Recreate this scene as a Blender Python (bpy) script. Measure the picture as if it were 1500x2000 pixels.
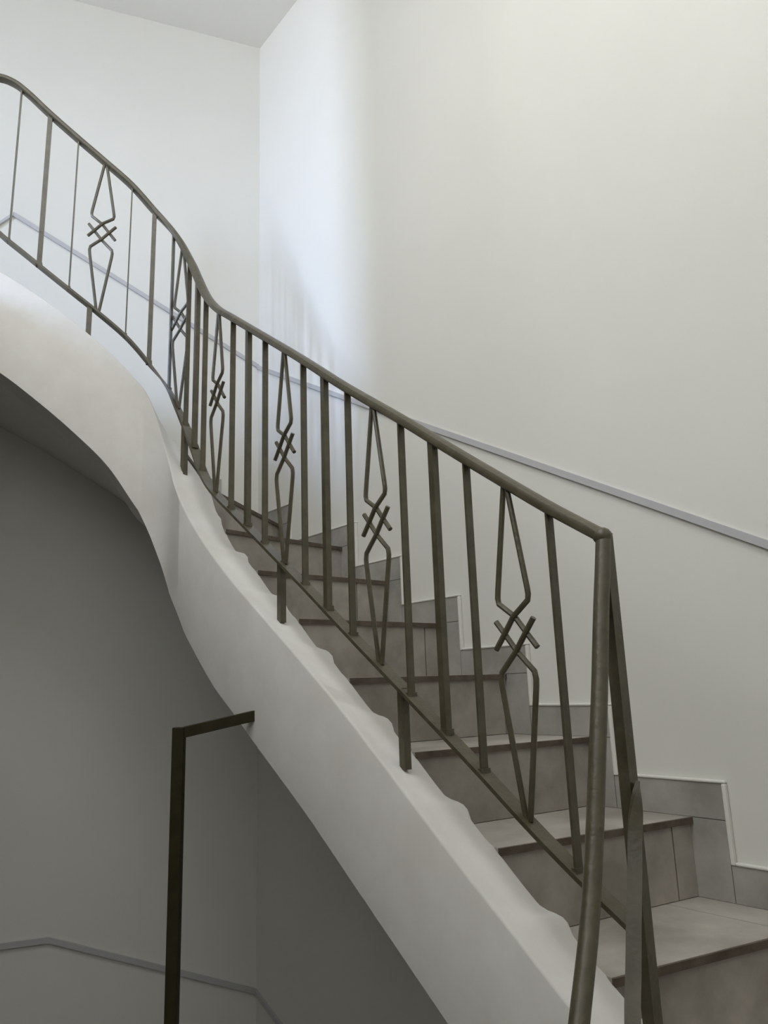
import bpy, bmesh, math, random
import numpy as np
from mathutils import Vector, Matrix

for o in list(bpy.data.objects):
    bpy.data.objects.remove(o, do_unlink=True)
scene = bpy.context.scene
COL = scene.collection
random.seed(4)

# ------------------------------------------------------------------ camera
ZO = 1.675                                   # eye height above the lower floor
cam_d = bpy.data.cameras.new('camera')
cam_d.sensor_fit = 'HORIZONTAL'
cam_d.sensor_width = 36.0
cam_d.lens = 1480.0 / 1500.0 * 36.0
cam_d.clip_start = 0.02
cam = bpy.data.objects.new('camera', cam_d)
COL.objects.link(cam)
pitch, roll = math.radians(12.975), math.radians(-1.964)
fw = Vector((0, math.cos(pitch), math.sin(pitch)))
rt = Vector((1, 0, 0))
up = rt.cross(fw)
rt2 = rt * math.cos(roll) + up * math.sin(roll)
up2 = up * math.cos(roll) - rt * math.sin(roll)
m = Matrix((rt2, up2, -fw)).transposed().to_4x4()
m.translation = Vector((0, 0, ZO))
cam.matrix_world = m
scene.camera = cam

# ------------------------------------------------------------------ world, exposure
scene.view_settings.view_transform = 'Standard'
scene.view_settings.look = 'None'
scene.view_settings.gamma = 1.0
scene.view_settings.use_curve_mapping = False
scene.view_settings.exposure = 0.30
w = bpy.data.worlds.new('world')
scene.world = w
w.use_nodes = True
bg = w.node_tree.nodes['Background']
bg.inputs[0].default_value = (0.55, 0.72, 1.0, 1)
bg.inputs[1].default_value = 1.0


def area_light(name, loc, target, sx, sy, power, color):
    d = bpy.data.lights.new(name, 'AREA')
    d.shape = 'RECTANGLE'
    d.size, d.size_y = sx, sy
    d.energy = power
    d.color = color
    o = bpy.data.objects.new(name, d)
    COL.objects.link(o)
    o.location = loc
    o.rotation_euler = (Vector(target) - Vector(loc)).to_track_quat('-Z', 'Y').to_euler()
    return o


# added fill: unseen left, front and roof windows; then the narrow corridor window's daylight
SKY_C = (-0.60, 0.60)
area_light('stair_fill', (-2.05, -0.45, 2.35 + ZO), (0, -0.45, 2.35 + ZO), 1.6, 1.4, 36, (1.0, 0.985, 0.96))
area_light('front_fill', (-0.95, -1.95, 2.35 + ZO), (-0.95, 0, 2.35 + ZO), 1.6, 1.4, 15, (1.0, 0.965, 0.90))
area_light('roof_fill', (SKY_C[0], SKY_C[1], 3.376 + ZO + 0.16), (SKY_C[0], SKY_C[1], 0), 1.4, 1.0, 27, (1.0, 0.985, 0.96))
# through the narrow window the low parts of the walls see blue sky, the high parts the sunlit street
sky = area_light('corridor_window_sky', (-4.44, -1.29, 2.50 + ZO), (-0.40, 3.05, 0.45 + ZO), 0.50, 1.5, 45, (0.36, 0.55, 1.0))
sky.data.spread = math.radians(75)
gnd = area_light('corridor_window_street', (-4.48, -1.33, 2.30 + ZO), (-0.40, 3.05, 3.7 + ZO), 0.70, 1.5, 33, (1.0, 0.87, 0.64))
gnd.data.spread = math.radians(90)

# ------------------------------------------------------------------ plan of the stairwell
C = np.array([-0.583, 3.418])                # corner of the two tall walls
dirA = np.array([-0.6348, 0.7727]); nA = np.array([0.7727, 0.6348])
be = math.radians(69.5)
dB = np.array([-math.sin(be), -math.cos(be)]); nB = np.array([-math.cos(be), math.sin(be)])


def A(u, off=0.0, z=None):                   # point on the right wall, u from the corner, off into the room
    p = C - dirA * u - nA * off
    return p if z is None else (p[0], p[1], z + ZO)


def B(u, off=0.0, z=None):
    p = C + dB * u - nB * off
    return p if z is None else (p[0], p[1], z + ZO)


# rail path in plan: straight beside the right wall, a tight bend, straight beside the back wall
R_RAIL = 0.17
S0, S1 = 1.9752, 2.1862
P_ARC = np.array([-0.673, 2.536])
_left = np.array([-dirA[1], dirA[0]])
_cen = P_ARC + _left * R_RAIL
_a0 = math.atan2(*(P_ARC - _cen)[::-1])
P_END = _cen + R_RAIL * np.array([math.cos(_a0 + (S1 - S0) / R_RAIL), math.sin(_a0 + (S1 - S0) / R_RAIL)])


def path(s, off=0.0):
    """plan point at distance s along the rail, off to the wall side"""
    if s <= S0:
        p, t = P_ARC + dirA * (s - S0), dirA
    elif s <= S1:
        a = _a0 + (s - S0) / R_RAIL
        p = _cen + R_RAIL * np.array([math.cos(a), math.sin(a)])
        t = np.array([-math.sin(a), math.cos(a)])
    else:
        p, t = P_END + dB * (s - S1), dB
    rn = np.array([t[1], -t[0]])
    return p + rn * off, t, rn


def curve(tab):
    xs = np.array([a for a, b in tab]); ys = np.array([b for a, b in tab])
    # smooth monotone (PCHIP like) interpolation
    h = np.diff(xs); dl = np.diff(ys) / h
    mm = np.zeros(len(xs))
    mm[0], mm[-1] = dl[0], dl[-1]
    for i in range(1, len(xs) - 1):
        if dl[i - 1] * dl[i] > 0:
            w1, w2 = 2 * h[i] + h[i - 1], h[i] + 2 * h[i - 1]
            mm[i] = (w1 + w2) / (w1 / dl[i - 1] + w2 / dl[i])

    def f(x):
        if x <= xs[0]:
            return ys[0] + mm[0] * (x - xs[0])
        if x >= xs[-1]:
            return ys[-1] + mm[-1] * (x - xs[-1])
        i = int(np.searchsorted(xs, x)) - 1
        i = max(0, min(i, len(h) - 1))
        t = (x - xs[i]) / h[i]
        return ((1 + 2 * t) * (1 - t) ** 2 * ys[i] + t * (1 - t) ** 2 * h[i] * mm[i]
                + t * t * (3 - 2 * t) * ys[i + 1] + t * t * (t - 1) * h[i] * mm[i + 1])
    return f


# heights (above the eye) of the rails and of the string along the path
z_hand = curve([(0.332, 0.237), (0.437, 0.307), (0.543, 0.383), (0.648, 0.459), (0.849, 0.607), (1.056, 0.755),
                (1.26, 0.909), (1.471, 1.063), (1.68, 1.215), (1.782, 1.29), (1.863, 1.371), (1.938, 1.477),
                (2.013, 1.596), (2.069, 1.694), (2.124, 1.772), (2.174, 1.829), (2.257, 1.918), (2.363, 2.003),
                (2.467, 2.084), (2.571, 2.168), (2.645, 2.232), (2.69, 2.262), (2.73, 2.272), (3.2, 2.275)])
z_low = curve([(0.335, -0.378), (0.443, -0.31), (0.54, -0.243), (0.637, -0.171), (0.838, -0.028), (1.036, 0.111),
               (1.237, 0.255), (1.445, 0.4), (1.65, 0.543), (1.752, 0.614), (1.815, 0.665), (1.865, 0.719),
               (1.93, 0.815), (2.005, 0.923), (2.053, 1.008), (2.09, 1.082), (2.165, 1.183), (2.246, 1.276),
               (2.349, 1.362), (2.445, 1.434), (2.55, 1.513), (2.656, 1.593), (2.80, 1.69), (3.2, 1.70)])
z_top = curve([(0.20, -0.65), (0.433, -0.489), (0.565, -0.391), (0.658, -0.323), (0.765, -0.241), (0.887, -0.146), (1.03, -0.038),
               (1.172, 0.061), (1.402, 0.216), (1.535, 0.306), (1.649, 0.39), (1.803, 0.518), (1.906, 0.622),
               (1.987, 0.734), (2.054, 0.845), (2.104, 0.945), (2.145, 1.018), (2.206, 1.091), (2.278, 1.166), (2.384, 1.257),
               (2.455, 1.311), (2.524, 1.358), (2.592, 1.4), (2.675, 1.445), (2.95, 1.56)])
z_bot = curve([(0.20, -0.93), (0.712, -0.589), (0.969, -0.415), (1.167, -0.281), (1.402, -0.135), (1.532, -0.052), (1.636, 0.012),
               (1.714, 0.071), (1.783, 0.128), (1.852, 0.188), (1.893, 0.235), (2.004, 0.357), (2.086, 0.472),
               (2.132, 0.542), (2.195, 0.628), (2.294, 0.77), (2.403, 0.877), (2.521, 0.977), (2.648, 1.072), (2.95, 1.24)])

RISE, TREAD0, SKIRT = 0.17, -0.315, 0.078


def z_tread(k):
    return TREAD0 + k * RISE


# ------------------------------------------------------------------ materials
def srgb(r, g, b):
    f = lambda c: (c / 255 / 12.92) if c / 255 <= 0.04045 else ((c / 255 + 0.055) / 1.055) ** 2.4
    return (f(r), f(g), f(b), 1)


def material(name, c1, c2, scale=6.0, rough=0.7, bump=0.0, bump_scale=60.0, detail=5.0, spec=0.4, contrast=(0.35, 0.65), stretch=None):
    mt = bpy.data.materials.new(name)
    mt.use_nodes = True
    nt = mt.node_tree
    b = nt.nodes['Principled BSDF']
    tc = nt.nodes.new('ShaderNodeTexCoord')
    src = tc.outputs['Object']
    if stretch:
        mp = nt.nodes.new('ShaderNodeMapping')
        mp.inputs['Scale'].default_value = stretch
        nt.links.new(src, mp.inputs[0]); src = mp.outputs[0]
    n = nt.nodes.new('ShaderNodeTexNoise')
    n.inputs['Scale'].default_value = scale
    n.inputs['Detail'].default_value = detail
    n.inputs['Roughness'].default_value = 0.62
    nt.links.new(src, n.inputs['Vector'])
    r = nt.nodes.new('ShaderNodeValToRGB')
    r.color_ramp.elements[0].position, r.color_ramp.elements[1].position = contrast
    r.color_ramp.elements[0].color, r.color_ramp.elements[1].color = c1, c2
    nt.links.new(n.outputs['Fac'], r.inputs[0])
    nt.links.new(r.outputs[0], b.inputs['Base Color'])
    b.inputs['Roughness'].default_value = rough
    b.inputs['Specular IOR Level'].default_value = spec
    if bump > 0:
        n2 = nt.nodes.new('ShaderNodeTexNoise')
        n2.inputs['Scale'].default_value = bump_scale
        n2.inputs['Detail'].default_value = 3
        nt.links.new(src, n2.inputs['Vector'])
        bp = nt.nodes.new('ShaderNodeBump')
        bp.inputs['Strength'].default_value = bump
        bp.inputs['Distance'].default_value = 0.004
        nt.links.new(n2.outputs['Fac'], bp.inputs['Height'])
        nt.links.new(bp.outputs[0], b.inputs['Normal'])
    return mt


M = {}
M['wall'] = material('white_wall_paint', (0.755, 0.746, 0.695, 1), (0.785, 0.776, 0.725, 1), 1.2, 0.75, 0.10, 9.0, spec=0.25)
M['ceiling'] = material('ceiling_paint', (0.87, 0.862, 0.825, 1), (0.89, 0.882, 0.845, 1), 1.2, 0.8, 0.05, 9.0, spec=0.2)
M['plaster'] = material('cream_string_plaster', (0.72, 0.70, 0.655, 1), (0.78, 0.765, 0.73, 1), 7.0, 0.7, 0.22, 14.0, spec=0.25)
M['trim'] = material('grey_trim_paint', (0.50, 0.50, 0.51, 1), (0.53, 0.53, 0.54, 1), 4.0, 0.6)
M['tread'] = material('tread_tile', (0.31, 0.283, 0.246, 1), (0.53, 0.49, 0.438, 1), 4.0, 0.5, 0.10, 40.0, 8.0, contrast=(0.36, 0.66))
M['riser'] = material('riser_tile', (0.262, 0.235, 0.203, 1), (0.48, 0.44, 0.388, 1), 4.5, 0.55, 0.10, 40.0, 8.0, contrast=(0.36, 0.68))
M['skirt'] = material('skirting_tile', (0.29, 0.278, 0.25, 1), (0.46, 0.445, 0.405, 1), 5.0, 0.55, 0.10, 40.0, 8.0, contrast=(0.36, 0.68))
M['nosing'] = material('brown_nosing', (0.075, 0.055, 0.04, 1), (0.13, 0.10, 0.078, 1), 30.0, 0.6)
M['grout'] = material('stair_concrete', (0.10, 0.09, 0.08, 1), (0.16, 0.145, 0.13, 1), 14.0, 0.9)
M['metal'] = material('olive_metal_paint', (0.070, 0.059, 0.034, 1), (0.102, 0.088, 0.054, 1), 25.0, 0.36, 0.25, 90.0, 4.0, spec=0.5)
M['backlit_metal'] = material('backlit_metal_paint', (0.024, 0.021, 0.008, 1), (0.036, 0.032, 0.013, 1), 25.0, 0.5, 0.2, 90.0, 4.0, spec=0.2)  # backlit shade of the guard post put into a darker base colour
M['floor'] = material('floor_tile', (0.25, 0.235, 0.215, 1), (0.34, 0.32, 0.30, 1), 4.0, 0.5)
M['frame'] = material('white_window_frame', (0.70, 0.70, 0.69, 1), (0.75, 0.75, 0.74, 1), 4.0, 0.4)
g = bpy.data.materials.new('clear_glass')
g.use_nodes = True
nt = g.node_tree
for n in list(nt.nodes):
    nt.nodes.remove(n)
go = nt.nodes.new('ShaderNodeOutputMaterial'); gm = nt.nodes.new('ShaderNodeMixShader')
gt = nt.nodes.new('ShaderNodeBsdfTransparent'); gg = nt.nodes.new('ShaderNodeBsdfGlossy')
gg.inputs['Roughness'].default_value = 0.03
gm.inputs[0].default_value = 0.06
nt.links.new(gt.outputs[0], gm.inputs[1]); nt.links.new(gg.outputs[0], gm.inputs[2]); nt.links.new(gm.outputs[0], go.inputs[0])
M['glass'] = g


# ------------------------------------------------------------------ mesh helpers
def link(name, me, mat, parent=None, smooth=False):
    me.materials.clear()
    me.materials.append(mat)
    o = bpy.data.objects.new(name, me)
    COL.objects.link(o)
    if parent is not None:
        o.parent = parent
    if smooth:
        for p in me.polygons:
            p.use_smooth = True
        try:
            me.set_sharp_from_angle(angle=math.radians(38))
        except Exception:
            pass
    return o


def mesh_from(name, verts, faces):
    me = bpy.data.meshes.new(name)
    me.from_pydata([tuple(map(float, v)) for v in verts], [], faces)
    bm = bmesh.new(); bm.from_mesh(me)
    bmesh.ops.recalc_face_normals(bm, faces=bm.faces)
    bm.to_mesh(me); bm.free()
    return me


class MB:
    def __init__(self):
        self.v, self.f = [], []

    def add(self, v, f):
        b = len(self.v)
        self.v += [tuple(map(float, p)) for p in v]
        self.f += [tuple(i + b for i in q) for q in f]
        return self

    def prism(self, poly, z0, z1):
        """poly: plan points; z0,z1 numbers or lists (above the eye)"""
        n = len(poly)
        z0 = [z0] * n if np.isscalar(z0) else z0
        z1 = [z1] * n if np.isscalar(z1) else z1
        v = [(p[0], p[1], z + ZO) for p, z in zip(poly, z0)] + [(p[0], p[1], z + ZO) for p, z in zip(poly, z1)]
        f = [tuple(range(n - 1, -1, -1)), tuple(range(n, 2 * n))]
        f += [(i, (i + 1) % n, n + (i + 1) % n, n + i) for i in range(n)]
        return self.add(v, f)

    def box(self, x0, x1, y0, y1, z0, z1):
        return self.prism([(x0, y0), (x1, y0), (x1, y1), (x0, y1)], z0, z1)

    def sweep(self, centres, frames, section, cap=True):
        """frames: list of (side, up) vectors; section: list of (a,b)"""
        n = len(section); v = []
        for c_, (s_, u_) in zip(centres, frames):
            c_ = Vector(c_); s_ = Vector(s_); u_ = Vector(u_)
            for a, b in section:
                v.append(c_ + s_ * a + u_ * b)
        f = []
        for i in range(len(centres) - 1):
            for j in range(n):
                k = (j + 1) % n
                f.append((i * n + j, i * n + k, (i + 1) * n + k, (i + 1) * n + j))
        if cap:
            f.append(tuple(range(n - 1, -1, -1)))
            f.append(tuple((len(centres) - 1) * n + j for j in range(n)))
        return self.add(v, f)

    def tube(self, pts, r, n=10):
        pts = [Vector(p) for p in pts]
        cs, fr = [], []
        ref = None
        for i, p in enumerate(pts):
            t = (pts[min(i + 1, len(pts) - 1)] - pts[max(i - 1, 0)]).normalized()
            if ref is None:
                ref = t.orthogonal().normalized()
            s = (ref - t * ref.dot(t)).normalized()
            ref = s
            fr.append((s, t.cross(s))); cs.append(p)
        sec = [(r * math.cos(2 * math.pi * j / n), r * math.sin(2 * math.pi * j / n)) for j in range(n)]
        return self.sweep(cs, fr, sec)

    def build(self, name, mat, parent=None, smooth=False, bevel=0.0):
        me = mesh_from(name, self.v, self.f)
        o = link(name, me, mat, parent, smooth)
        if bevel > 0:
            bv = o.modifiers.new('bevel', 'BEVEL'); bv.width = bevel; bv.segments = 2; bv.limit_method = 'ANGLE'
        return o


def structure(o, label=None, cat=None):
    o['kind'] = 'structure'
    if label:
        o['label'] = label
    if cat:
        o['category'] = cat
    return o


def thing(name, loc, label, cat, group=None):
    o = bpy.data.objects.new(name, None)
    o.empty_display_size = 0.1
    COL.objects.link(o)
    o.location = loc
    o['label'] = label; o['category'] = cat
    if group:
        o['group'] = group
    return o


def adopt(child, parent):
    child.parent = parent
    child.matrix_parent_inverse = Matrix.Translation(-Vector(parent.location)) if parent.type == 'EMPTY' else Matrix()


ZF, ZC = -1.675, 3.376                       # floor and ceiling relative to the eye
ZL = z_tread(10)                             # upper landing
UB = 1.125                                   # where the back wall turns away into the landing hall

# ------------------------------------------------------------------ room shell
T = 0.12
a_end = A(3.3)
d_dir = np.array([-0.45, -0.893]); d_n = np.array([0.893, -0.45])
d_end = a_end + d_dir * 3.0
XL, YB, YT = -4.2, d_end[1], 2.1

structure(MB().prism([A(-T), A(3.3), A(3.3, -T), A(-T, -T)], ZF, ZC).build('wall_right', M['wall']),
          'tall white painted wall beside the lower run of stairs', 'wall')
bw = MB().prism([B(0), B(0, -T), B(3.95, -T), B(3.95)], ZF, ZC).build('wall_back', M['wall'])
structure(bw, 'white painted wall behind the upper turn of the stairs', 'wall')
structure(MB().prism([a_end, d_end, d_end + d_n * T, a_end + d_n * T], ZF, ZC).build('wall_side', M['wall']),
          'white wall on the side of the lower winding steps', 'wall')
fx0, fx1, fz0, fz1 = -1.75, -0.15, 1.65, 3.05  # opening of an unseen window added to brighten the back wall
fwl = MB()
fwl.box(-2.0, fx0, YB - T, YB, ZF, ZC); fwl.box(fx1, d_end[0] + 0.05, YB - T, YB, ZF, ZC)
fwl.box(fx0, fx1, YB - T, YB, ZF, fz0); fwl.box(fx0, fx1, YB - T, YB, fz1, ZC)
wf = MB()
for (ax0, ax1, az0, az1) in ((fx0, fx0 + .04, fz0, fz1), (fx1 - .04, fx1, fz0, fz1), (fx0, fx1, fz0, fz0 + .04), (fx0, fx1, fz1 - .04, fz1), (-0.97, -0.93, fz0, fz1)):
    wf.box(ax0, ax1, YB - 0.09, YB - 0.04, az0, az1)
win = structure(wf.build('added_window_front', M['frame']), 'added unseen window for fill light over the upper landing', 'window')
MB().box(fx0 + .04, fx1 - .04, YB - 0.068, YB - 0.062, fz0 + .04, fz1 - .04).build('pane', M['glass'], win)
structure(fwl.build('wall_front', M['wall']),
          'white wall closing the stairwell across from the turn', 'wall')
# left wall with the tall window opening
wy0, wy1, wz0, wz1 = -1.32, -0.72, 1.50, 3.30
lw = MB()
lw.box(XL - T, XL, -1.45, wy0, ZF, ZC); lw.box(XL - T, XL, wy1, YT, ZF, ZC)
lw.box(XL - T, XL, wy0, wy1, ZF, wz0); lw.box(XL - T, XL, wy0, wy1, wz1, ZC)
structure(lw.build('wall_end', M['wall']), 'white wall at the end of the landing corridor with a tall narrow window', 'wall')
wf = MB()
for (y0, y1, z0, z1) in ((wy0, wy0 + 0.03, wz0, wz1), (wy1 - 0.03, wy1, wz0, wz1), (wy0, wy1, wz0, wz0 + 0.03), (wy0, wy1, wz1 - 0.03, wz1)):
    wf.box(XL - 0.09, XL - 0.04, y0, y1, z0, z1)
win = structure(wf.build('window_1', M['frame']), 'tall narrow window at the end of the corridor', 'window')
MB().box(XL - 0.068, XL - 0.062, wy0 + 0.03, wy1 - 0.03, wz0 + 0.03, wz1 - 0.03).build('pane', M['glass'], win)
# left wall of the stairwell with a wide window added for its light, and the oblique corridor wall
vy0, vy1, vz0, vz1 = -1.25, 0.35, 1.65, 3.05
lw = MB()
lw.box(-2.0, -1.90, YB, vy0, ZF, ZC); lw.box(-2.0, -1.90, vy1, 1.05, ZF, ZC)
lw.box(-2.0, -1.90, vy0, vy1, ZF, vz0); lw.box(-2.0, -1.90, vy0, vy1, vz1, ZC)
structure(lw.build('wall_left', M['wall']), 'white stairwell wall with an added window above the landing', 'wall')
wf = MB()
for (ay0, ay1, az0, az1) in ((vy0, vy0 + .04, vz0, vz1), (vy1 - .04, vy1, vz0, vz1), (vy0, vy1, vz0, vz0 + .04), (vy0, vy1, vz1 - .04, vz1), (-0.47, -0.43, vz0, vz1)):
    wf.box(-1.98, -1.94, ay0, ay1, az0, az1)
win = structure(wf.build('added_window_left', M['frame']), 'added unseen window lighting the stairwell from the left', 'window')
MB().box(-1.963, -1.957, vy0 + .04, vy1 - .04, vz0 + .04, vz1 - .04).build('pane', M['glass'], win)
structure(MB().prism([(-1.95, 1.05), (XL, -1.35), (XL - 0.1, -1.45), (-1.95, 0.90)], ZF, ZC).build('wall_corridor', M['wall']),
          'white corridor wall running off the upper landing', 'wall')
# ceiling with an unseen opening added for light from above
sx0, sx1, sy0, sy1 = SKY_C[0] - 0.7, SKY_C[0] + 0.7, SKY_C[1] - 0.5, SKY_C[1] + 0.5
cl = MB()
x0, x1, y0, y1 = XL - T, 2.0, YB - T, 3.7
cl.box(x0, sx0, y0, y1, ZC, ZC + 0.14); cl.box(sx1, x1, y0, y1, ZC, ZC + 0.14)
cl.box(sx0, sx1, y0, sy0, ZC, ZC + 0.14); cl.box(sx0, sx1, sy1, y1, ZC, ZC + 0.14)
structure(cl.build('ceiling', M['ceiling']), 'white ceiling over the stairwell', 'ceiling')
wf = MB()
for (ax0, ax1, ay0, ay1) in ((sx0, sx0 + .04, sy0, sy1), (sx1 - .04, sx1, sy0, sy1), (sx0, sx1, sy0, sy0 + .04), (sx0, sx1, sy1 - .04, sy1)):
    wf.box(ax0, ax1, ay0, ay1, ZC + 0.05, ZC + 0.12)
win = structure(wf.build('added_window_roof', M['frame']), 'added unseen roof window for light from above', 'window')
MB().box(sx0 + .04, sx1 - .04, sy0 + .04, sy1 - .04, ZC + 0.08, ZC + 0.088).build('pane', M['glass'], win)
# floors; the landing slab is extended out of view to shade the lower walls
structure(MB().box(XL - T, 2.0, YB - T, 3.7, ZF - 0.15, ZF).build('floor', M['floor']), 'grey tiled floor at the foot of the stairs', 'floor')
pe = path(2.80, -0.06)[0]
structure(MB().prism([B(1.18, 0.0), path(2.80, 0.25)[0], pe, (-1.35, 1.75), (-1.25, 1.0), (-1.25, -0.9), (a_end + d_dir * 1.98), d_end, (-1.95, YB), (-1.95, 1.0), (XL, -1.4), B(3.86)],
                     ZL - 0.20, ZL).build('floor_landing', M['wall']), 'upper landing slab, extended unseen to shade the walls below', 'floor')


# raised grey trim strips that follow the rake of the stairs on both walls
def trim(n, pts, wall, depth=0.010, hgt=0.021):
    b = MB(); poly0, poly1 = [], []
    v = []
    for (u, z) in pts:
        for off, dz in ((0.0, -hgt / 2), (depth, -hgt / 2), (depth, hgt / 2), (0.0, hgt / 2)):
            v.append(wall(u, off, z + dz))
    f = []
    for i in range(len(pts) - 1):
        for j in range(4):
            k = (j + 1) % 4
            f.append((i * 4 + j, i * 4 + k, i * 4 + 4 + k, i * 4 + 4 + j))
    f += [(3, 2, 1, 0), tuple(len(v) - 4 + j for j in range(4))]
    b.add(v, f)
    return structure(b.build('trim_%d' % n, M['trim']))


trim(1, [(0.0, 1.528), (1.135, 0.900), (3.2, -0.235)], A)['label'] = 'thin grey trim strip raking down the tall right wall'
trim(2, [(0.0, 1.528), (1.116, 2.135)], B)['label'] = 'thin grey trim strip raking up the back wall'
trim(3, [(0.0, -1.182), (0.788, -0.888), (2.6, -0.885)], B)['label'] = 'thin grey trim strip on the shaded wall under the stairs'
trim(4, [(0.0, -1.182), (1.3, -1.64)], A)['label'] = 'thin grey trim strip falling away below the stairs'


trim(5, [(1.116, 2.135), (1.19, 2.055), (1.42, 1.80)], B, 0.012, 0.016)['label'] = 'short trim strip turning down at the upper landing'

# ------------------------------------------------------------------ staircase
base = path(1.2)[0]
stair = thing('staircase', (float(base[0]), float(base[1]), 0.0),
              'winding staircase with grey tiled steps and a white plaster string', 'staircase')


def part(mb, name, mat, parent=None, smooth=False, bevel=0.0):
    o = mb.build(name, mat, None, smooth, bevel)
    adopt(o, stair if parent is None else parent)
    return o


# nosing ends: distance along the rail path (inner) and along the wall (outer)
IN_S = {-1: 0.464, 0: 0.705, 1: 0.942, 2: 1.183, 3: 1.417, 4: 1.649, 5: 1.867, 6: 1.985, 7: 2.083, 8: 2.175, 9: 2.34, 10: 2.57}
OUT_A = {-1: 2.265, 0: 1.994, 1: 1.731, 2: 1.455, 3: 1.185, 4: 0.93, 5: 0.649, 6: 0.190}
OUT_B = {7: 0.196, 8: 0.45, 9: 0.68, 10: 0.93}
TR_A = {-1: 2.362, 0: 2.087, 1: 1.807, 2: 1.549, 3: 1.284, 4: 1.01, 5: 0.749, 6: 0.285}
TR_B = {7: 0.171, 8: 0.39, 9: 0.62, 10: 0.87}
# the winding steps below the frame turn about the newel
LOWER_IN = {-2: (0.47, 1.20), -3: (0.46, 1.08), -4: (0.42, 0.97), -5: (0.37, 0.86), -6: (0.31, 0.73), -7: (0.25, 0.60)}
LOWER_OUT = {-2: A(2.56), -3: A(2.92), -4: a_end + d_dir * 0.15, -5: a_end + d_dir * 0.45, -6: a_end + d_dir * 0.72, -7: a_end + d_dir * 0.98}


def inner(k, off=0.079):
    if k in LOWER_IN:
        return np.array(LOWER_IN[k])
    return path(IN_S[k], off)[0]


def outer(k):
    if k in LOWER_OUT:
        return np.array(LOWER_OUT[k])
    return A(OUT_A[k]) if k in OUT_A else B(OUT_B[k])


def outer_u(k):
    return OUT_A.get(k, None)


def soff_out(kk):
    # height of the soffit where it meets the walls
    return float(np.interp(kk, [-1, 4, 6, 7, 8, 9, 10, 11], [-0.90, -0.03, 0.36, 0.54, 0.735, 0.885, 1.035, 1.16]))


TH = 0.012
K0, K1 = -7, 10
body = MB()
for k in range(K0, K1 + 1):
    zt = z_tread(k)
    I, O = inner(k), outer(k)
    if k < K1:
        I2, O2 = inner(k + 1), outer(k + 1)
    else:
        I2, O2 = path(2.80, 0.07)[0], B(1.16)
    ld = (O - I) / np.linalg.norm(O - I)              # along the nosing, towards the wall
    fwd = np.array([ld[1], -ld[0]])                   # out over the step below
    if fwd @ (I2 - I) > 0:
        fwd = -fwd
    mid = [C] if k == 6 else ([a_end] if k == -4 else [])
    # concrete core of the step
    core = [I, O] + mid + [O2, I2]
    if k >= -1:
        si, si2 = IN_S[k], IN_S.get(k + 1, 2.80)
        bz = [max(zt - 0.19, z_bot(si) + 0.08), max(zt - 0.19, soff_out(k) + 0.08)] + [zt - 0.19] * len(mid) + \
             [max(zt - 0.19, soff_out(k + 1) + 0.08), max(zt - 0.19, z_bot(si2) + 0.08)]
        bz = [min(b, zt - TH - 0.01) for b in bz]
    else:
        bz = zt - 0.19
    body.prism(core, bz, zt - TH)
    # tread tile
    ov = 0.012
    back = 0.012
    f2 = I2 - I; f2 = f2 / np.linalg.norm(f2)
    poly = [I + fwd * ov, O + fwd * ov - ld * 0.002] + mid + [O2, I2]
    if k == -1:
        # this wide tread is pieced from a full tile and a cut strip by the wall
        c1, c2 = I + (O - I) * 0.80, I2 + (O2 - I2) * 0.80
        e = ld * 0.0015
        tr = part(MB().prism([I + fwd * ov, c1 + fwd * ov - e, c2 - e, I2], zt - TH, zt), 'tread', M['tread'])
        t2 = part(MB().prism([c1 + fwd * ov + e, O + fwd * ov - ld * 0.002, O2, c2 + e], zt - TH, zt), 'tread', M['tread'])
    else:
        tr = part(MB().prism(poly, zt - TH, zt), 'tread', M['tread'])
    # dark nosing edge
    nz = MB().prism([I + fwd * (ov + 0.004), O + fwd * (ov + 0.004) - ld * 0.003, O + fwd * ov - ld * 0.003, I + fwd * ov], zt - TH - 0.003, zt - 0.001)
    part(nz, 'nosing_edge', M['nosing'], tr)['label'] = 'dark brown nosing edge'
    # riser tiles: a long tile and a cut piece by the wall
    zb = zt - RISE if k > K0 else ZF
    cut = {3: 0.865, 2: 0.97, 1: 0.845, 0: 0.875, 4: 0.72}.get(k, 0.84)
    c1 = I + (O - I) * cut
    gsp = 0.002
    part(MB().prism([I, c1 - ld * gsp, c1 - ld * gsp + fwd * 0.008, I + fwd * 0.008], zb + 0.0015, zt - TH), 'riser_tile', M['riser'])
    part(MB().prism([c1 + ld * gsp, O - ld * 0.004, O - ld * 0.004 + fwd * 0.008, c1 + ld * gsp + fwd * 0.008], zb + 0.0015, zt - TH), 'riser_tile', M['riser'])

# sloping slab under the steps down to the soffit
ks = list(range(-1, 11))
inS = [IN_S[k] for k in ks]
N_SUB = 6
rows = []
for i in range(len(ks) - 1):
    for j in range(N_SUB):
        t = j / N_SUB
        s = inS[i] * (1 - t) + inS[i + 1] * t
        k = ks[i]
        o1, o2 = outer(k), outer(k + 1)
        if k == 6:
            o = C if t > 0.5 else None
            la, lb = OUT_A[6], OUT_B[7]
            q = t * (la + lb)
            o = A(la - q) if q < la else B(q - la)
        else:
            o = o1 * (1 - t) + o2 * t
        rows.append((s, o, k + t))
rows.append((IN_S[10], outer(10), 10.0)); rows.append((2.80, B(1.16), 11.0))


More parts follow.
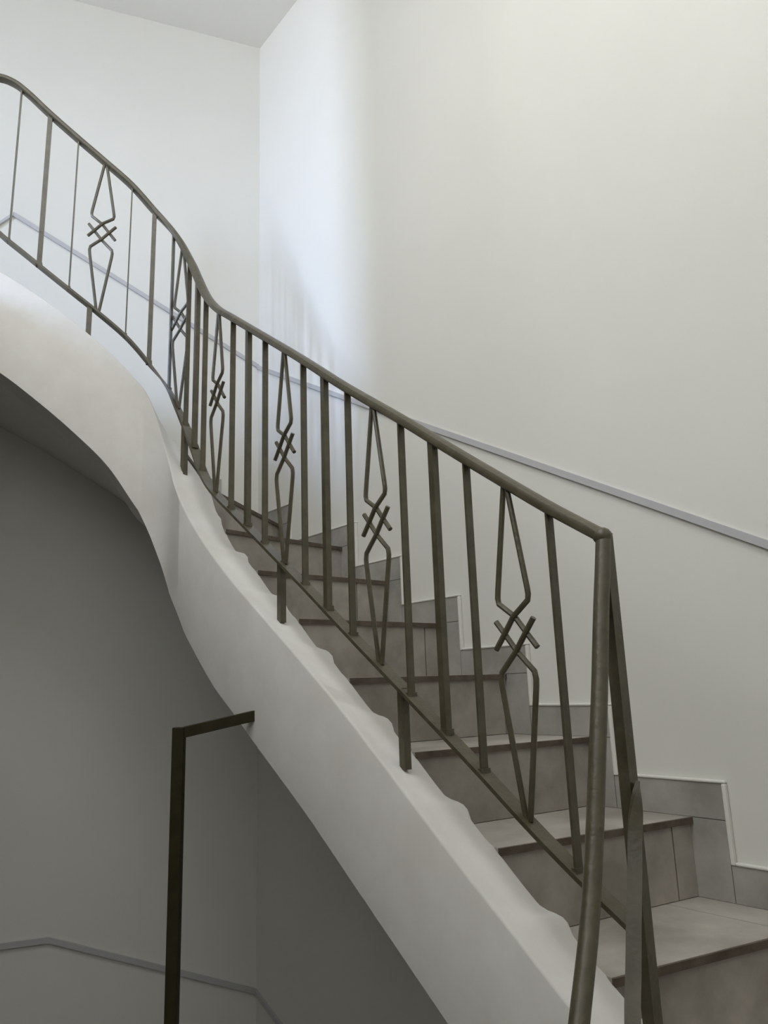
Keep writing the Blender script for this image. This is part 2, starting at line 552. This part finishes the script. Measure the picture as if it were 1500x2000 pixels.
v, f = [], []
for (s, o, kk) in rows:
    I = path(s, 0.08)[0]
    zi, zo = z_bot(s) + 0.004, soff_out(kk)
    zt = z_tread(kk) - 0.20
    zt = max(zt, zo + 0.02)
    v += [(I[0], I[1], zi + ZO), (o[0], o[1], zo + ZO), (o[0], o[1], max(zt, zo + 0.02) + ZO), (I[0], I[1], max(zt, zi + 0.02) + ZO)]
for i in range(len(rows) - 1):
    for j in range(4):
        k = (j + 1) % 4
        f.append((i * 4 + j, i * 4 + k, i * 4 + 4 + k, i * 4 + 4 + j))
f += [(3, 2, 1, 0), tuple(len(v) - 4 + j for j in range(4))]
part(MB().add(v, f), 'soffit', M['wall'], smooth=True)
part(body, 'stair_core', M['grout'])

# plaster string: outer face, sloping ledge with small lumps where each step runs into it
nos = sorted((s, z_tread(k)) for k, s in IN_S.items())
z_in_lin = curve([(0.20, -0.68)] + nos + [(2.9, 1.56)])


def lump(s):
    """wavy plaster around the step ends: returns (dz, d_off)"""
    for (s0, _), (s1, _) in zip(nos[:-1], nos[1:]):
        if s0 <= s <= s1 and s0 < 1.9:
            t = 1 - (s - s0) / (s1 - s0)      # 0 at the upper nosing, 1 at the lower
            w = min(1.0, (s1 - s0) / 0.22)
            return (w * float(np.interp(t, [0, .12, .45, .54, .65, .71, .9, 1], [0, 0.0, -.006, .000, .011, .002, 0, 0])),
                    w * float(np.interp(t, [0, .1, .30, .5, .62, .72, .9, 1], [.004, -.001, -.003, -.002, .011, .002, 0, .004])))
    return 0.0, 0.0


ss = [0.20 + i * 0.014 for i in range(int((2.86 - 0.20) / 0.014) + 1)]
v, f = [], []
rr = 0.006
sec_n = 8
for s in ss:
    zt, zb = z_top(s), z_bot(s)
    zi = min(z_in_lin(s), zt + 0.004)
    zi = max(zi, zt - 0.045)
    dz, do = lump(s)
    o_, t_, rn = path(s, -0.06)
    def P(off, z):
        p = o_ + rn * off
        return (p[0], p[1], z + ZO)
    L = 0.145 + do
    v += [P(0, zb), P(0, zt - rr), P(rr * .35, zt - rr * .3), P(rr, zt), P(L - 0.012, zi + dz + 0.001), P(L, zi + dz - 0.010), P(0.145, zi - 0.19), P(0.145, zb + 0.004)]
n = sec_n
for i in range(len(ss) - 1):
    for j in range(n):
        k = (j + 1) % n
        f.append((i * n + j, i * n + k, i * n + n + k, i * n + n + j))
f += [tuple(range(n - 1, -1, -1)), tuple(len(v) - n + j for j in range(n))]
part(MB().add(v, f), 'stringer', M['plaster'], smooth=True)

# lower continuation of the string, turning towards the foot of the stairs
low_pts = [path(0.20, 0.0)[0], np.array([0.655, 0.90]) * 0 + path(0.10, -0.01)[0], np.array([0.40, 1.05]), np.array([0.31, 0.92]), np.array([0.25, 0.78]), np.array([0.19, 0.62]), np.array([0.14, 0.52])]
low_pts = [path(0.24, 0.012)[0], path(0.17, 0.0)[0], np.array([0.40, 1.08]), np.array([0.355, 0.97]), np.array([0.30, 0.84]), np.array([0.24, 0.70]), np.array([0.19, 0.58])]
low_z = [-0.625, -0.70, -0.82, -0.98, -1.18, -1.36, -1.50]
v, f = [], []
for i, (p, z) in enumerate(zip(low_pts, low_z)):
    t = low_pts[max(i - 1, 0)] - low_pts[min(i + 1, len(low_pts) - 1)]
    t = t / np.linalg.norm(t); rn = np.array([t[1], -t[0]])
    a, b = p - rn * 0.07, p + rn * 0.075
    zb = max(z - 0.33, ZF)
    v += [(a[0], a[1], zb + ZO), (a[0], a[1], z + ZO), (b[0], b[1], z - 0.01 + ZO), (b[0], b[1], zb + ZO)]
for i in range(len(low_pts) - 1):
    for j in range(4):
        k = (j + 1) % 4
        f.append((i * 4 + j, i * 4 + k, i * 4 + 4 + k, i * 4 + 4 + j))
f += [(3, 2, 1, 0), tuple(len(v) - 4 + j for j in range(4))]
part(MB().add(v, f), 'stringer', M['plaster'])

# stepped skirting tiles along both walls
SK = 0.009


def skirt(wall, u0, u1, z0, z1):
    q = 0.0008
    u0, u1 = min(u0, u1), max(u0, u1)
    part(MB().prism([wall(u0 + q), wall(u1 - q), wall(u1 - q, SK), wall(u0 + q, SK)], z0 + q, z1 - q), 'skirting_tile', M['skirt'])


def bead(wall, u0, u1, z0, z1):
    """white filler left proud along the edge of the skirting"""
    part(MB().prism([wall(u0), wall(u1), wall(u1, 0.0125), wall(u0, 0.0125)], z0, z1), 'filler_bead', M['wall'], bevel=0.003)


for k in range(-1, 7):
    zt = z_tread(k)
    lo = TR_A[k + 1] if k < 6 else 0.0
    skirt(A, lo, TR_A[k], zt, zt + SKIRT)
    skirt(A, OUT_A[k] + 0.006, TR_A[k], zt - RISE, zt)
    bead(A, lo + 0.010, TR_A[k] + 0.010, zt + SKIRT, zt + SKIRT + 0.007)
    bead(A, TR_A[k], TR_A[k] + 0.010, zt - RISE + SKIRT, zt + SKIRT)
skirt(B, 0.0, TR_B[7], z_tread(6), z_tread(6) + SKIRT)
for k in range(7, 11):
    zt = z_tread(k)
    hi = TR_B[k + 1] if k < 10 else 1.12
    skirt(B, TR_B[k], hi, zt, zt + SKIRT)
    skirt(B, TR_B[k], OUT_B[k] - 0.006, zt - RISE, zt)

# ------------------------------------------------------------------ balustrade
pn, tn, rnn = path(0.335)
rail = thing('balustrade', (float(pn[0]), float(pn[1]), -0.56 + ZO),
             'olive green metal balustrade with slim bars and crossed diamond ornaments', 'balustrade')


def rpart(mb, name, smooth=False, bevel=0.0, parent=None):
    o = mb.build(name, M['metal'], None, smooth, bevel)
    adopt(o, rail if parent is None else parent)
    return o


def along(zf, s0, s1, ds=0.012):
    cs, fr = [], []
    n = max(2, int((s1 - s0) / ds) + 1)
    for i in range(n + 1):
        s = s0 + (s1 - s0) * i / n
        p, t, rn = path(s)
        dz = (zf(s + 0.004) - zf(s - 0.004)) / 0.008
        tv = Vector((t[0], t[1], dz)).normalized()
        sv = Vector((rn[0], rn[1], 0))
        uv = sv.cross(tv)
        if uv.z < 0:
            uv = -uv
        cs.append((p[0], p[1], zf(s) + ZO)); fr.append((sv, uv))
    return cs, fr


hand_sec = [(-0.0125, -0.0105), (0.0125, -0.0105), (0.0165, -0.0075), (0.0178, 0.0), (0.016, 0.006), (0.009, 0.0105), (0, 0.012),
            (-0.009, 0.0105), (-0.016, 0.006), (-0.0178, 0.0), (-0.0165, -0.0075)]
drop_sec = [(0.0130 * math.cos(math.pi * 2 * j / 14), 0.0125 * math.sin(math.pi * 2 * j / 14)) for j in range(14)]
cs, fr = along(z_hand, 0.330, 3.05)
rpart(MB().sweep(cs, fr, hand_sec), 'handrail', smooth=True)
cs, fr = along(z_low, 0.338, 3.05)
rpart(MB().sweep(cs, fr, [(-0.0175, -0.004), (0.0175, -0.004), (0.0175, 0.004), (-0.0175, 0.004)]), 'bottom_rail', smooth=True)


def bar(s, z0, z1, wx, wt):
    """upright bar: wx across the rail, wt along it"""
    p, t, rn = path(s)
    poly = [p + rn * (a * wx / 2) + t * (b * wt / 2) for a, b in ((-1, -1), (1, -1), (1, 1), (-1, 1))]
    return MB().prism(poly, z0, z1)


PLAIN = [0.442, 0.643, 0.741, 0.844, 1.046, 1.148, 1.249, 1.458, 1.561, 1.665, 1.871, 1.940, 2.009, 2.092, 2.169, 2.255, 2.456, 2.560, 2.664, 2.90, 2.97]
SQUARE = {0.741, 1.148, 1.561, 1.940, 2.169, 2.560, 2.97}
for s in PLAIN:
    sq = s in SQUARE
    wx, wt = (0.016, 0.016) if sq else (0.018, 0.005)
    mb = bar(s, z_low(s), z_hand(s) - 0.008, wx, wt)
    ft = bar(s, z_low(s) - 0.002, z_low(s) + 0.010, wx + 0.005, wt + 0.006)      # weld bead at the foot
    mb.add(ft.v, ft.f)
    rpart(mb, 'baluster')

ORN = [0.542, 0.945, 1.350, 1.772, 2.050, 2.355, 2.80]
UP = [(0.004, 0.0), (0.0385, 0.335), (0.0397, 0.352), (0.0375, 0.370), (0.0, 0.414), (-0.026, 0.467), (-0.048, 0.510)]
LOW = [(0.004, 1.0), (0.0385, 0.625), (0.0397, 0.603), (0.0375, 0.580), (0.0, 0.520), (-0.026, 0.467), (-0.048, 0.424)]
for s in ORN:
    p, t, rn = path(s)
    zb_, zt_ = z_low(s) + 0.002, z_hand(s) - 0.009
    L = zt_ - zb_
    e = bpy.data.objects.new('ornamental_baluster', None)
    COL.objects.link(e)
    e.empty_display_size = 0.05
    e.location = (p[0], p[1], zb_ + ZO)
    adopt(e, rail)
    e['label'] = 'bent rods crossing in a small diamond'
    wf = 1.0 if not (1.95 < s < 2.2) else 0.85
    for sgn in (-1, 1):
        for top in (True, False):
            pts = []
            for (a, ff) in (UP if top else LOW):
                fz = ff if top else 1 - ff
                lay = rn * (0.0022 * sgn * (1 if top else -1))
                q = p + t * (sgn * a * wf) + lay * (0.2 + 0.8 * min(1, fz / 0.35))
                pts.append((q[0], q[1], zt_ - ff * L + ZO))
            # round the bend
            o = MB().tube(pts, 0.0056, 8).build('rod', M['metal'], None, True)
            o.parent = e
            o.matrix_parent_inverse = Matrix.Translation(-Vector(e.location))

for s, zb_ in ((0.872, -0.172), (1.368, 0.178), (2.012, 0.735), (2.382, 1.21), (2.78, 1.40), (3.035, 1.385)):
    rpart(bar(s, zb_, z_low(s), 0.018, 0.018), 'post')

rpart(bar(3.04, z_low(3.04), z_hand(3.04), 0.020, 0.020), 'newel_post')
# newel at the foot of this run
rpart(bar(0.330, -0.60, z_hand(0.335) + 0.002, 0.022, 0.020), 'newel_post')
# rounded elbow where the handrail turns down at the newel
eb = MB()
for i in range(9):
    for j in range(14):
        th, ph = math.pi * i / 8, 2 * math.pi * j / 14
        eb.v.append((0.3685 + 0.0165 * math.sin(th) * math.cos(ph), 1.2640 + 0.0165 * math.sin(th) * math.sin(ph), 0.2360 + ZO + 0.0155 * math.cos(th)))
for i in range(8):
    for j in range(14):
        k = (j + 1) % 14
        eb.f.append((i * 14 + j, i * 14 + k, i * 14 + 14 + k, i * 14 + 14 + j))
rpart(eb, 'rail_elbow', smooth=True)


# handrail and bottom bar of the next run down: they drop steeply and bow away from the newel
def sweep_pts(pts, side_pts, sec, name):
    pts = [Vector(p) for p in pts]
    # Catmull-Rom refine
    q, sd = [], []
    for i in range(len(pts) - 1):
        p0, p1, p2, p3 = pts[max(i - 1, 0)], pts[i], pts[i + 1], pts[min(i + 2, len(pts) - 1)]
        for j in range(6):
            t = j / 6
            q.append(0.5 * ((2 * p1) + (-p0 + p2) * t + (2 * p0 - 5 * p1 + 4 * p2 - p3) * t * t + (-p0 + 3 * p1 - 3 * p2 + p3) * t ** 3))
            sd.append(Vector(side_pts[i]).lerp(Vector(side_pts[i + 1]), t))
    q.append(pts[-1]); sd.append(Vector(side_pts[-1]))
    fr = []
    for i in range(len(q)):
        tv = (q[min(i + 1, len(q) - 1)] - q[max(i - 1, 0)]).normalized()
        s_ = (sd[i] - tv * sd[i].dot(tv)).normalized()
        fr.append((s_, s_.cross(tv)))
    return rpart(MB().sweep([(a.x, a.y, a.z + ZO) for a in q], fr, sec), name, smooth=True)


sd = (0.85, -0.52, 0.0)
DROP = [(0.3700, 1.2640, 0.2420), (0.3680, 1.2610, 0.2250), (0.3602, 1.2520, 0.1796), (0.3458, 1.2360, 0.1023), (0.3232, 1.2050, -0.0179), (0.2999, 1.1720, -0.1268),
        (0.2758, 1.1350, -0.2309), (0.2487, 1.0900, -0.3209), (0.2148, 1.0350, -0.4057), (0.175, 0.965, -0.50), (0.12, 0.87, -0.62)]
sweep_pts(DROP, [sd] * len(DROP), drop_sec, 'handrail')
DROP = [(0.3817, 1.2520, -0.1600), (0.3728, 1.2400, -0.1885), (0.3596, 1.2220, -0.2363), (0.3501, 1.2050, -0.2750), (0.3327, 1.1750, -0.3348),
        (0.3168, 1.1450, -0.3894), (0.3000, 1.1100, -0.4372), (0.27, 1.03, -0.54), (0.22, 0.90, -0.70)]
sweep_pts(DROP, [(0.3, 0.95, 0), (0.7, 0.5, 0)] + [(0.92, -0.25, 0)] * 7, [(-0.0105, -0.003), (0.0105, -0.003), (0.0105, 0.003), (-0.0105, 0.003)], 'bottom_rail')

# ------------------------------------------------------------------ guard post with a stub rail let into the string
gp = thing('guard_post', (-0.54, 2.0, 0.0), 'square metal post, darkened for its backlit shade, with a short arm fixed into the white string', 'post')
hw = 0.0145
o = MB().box(-0.54 - hw, -0.54 + hw, 2.0 - hw, 2.0 + hw, ZF, -0.083).build('post', M['backlit_metal'], None, False, 0.002)
adopt(o, gp)
a0, a1 = Vector((-0.54, 2.0, -0.098 + ZO)), Vector((-0.345, 2.075, -0.060 + ZO))
tv = (a1 - a0).normalized(); sv = tv.cross(Vector((0, 0, 1))).normalized(); uv = sv.cross(tv)
o = MB().sweep([a0, a1], [(sv, uv)] * 2, [(-0.011, -0.0135), (0.011, -0.0135), (0.011, 0.0135), (-0.011, 0.0135)]).build('arm', M['backlit_metal'], None, False, 0.0015)
adopt(o, gp)
bpy.context.view_layer.update()
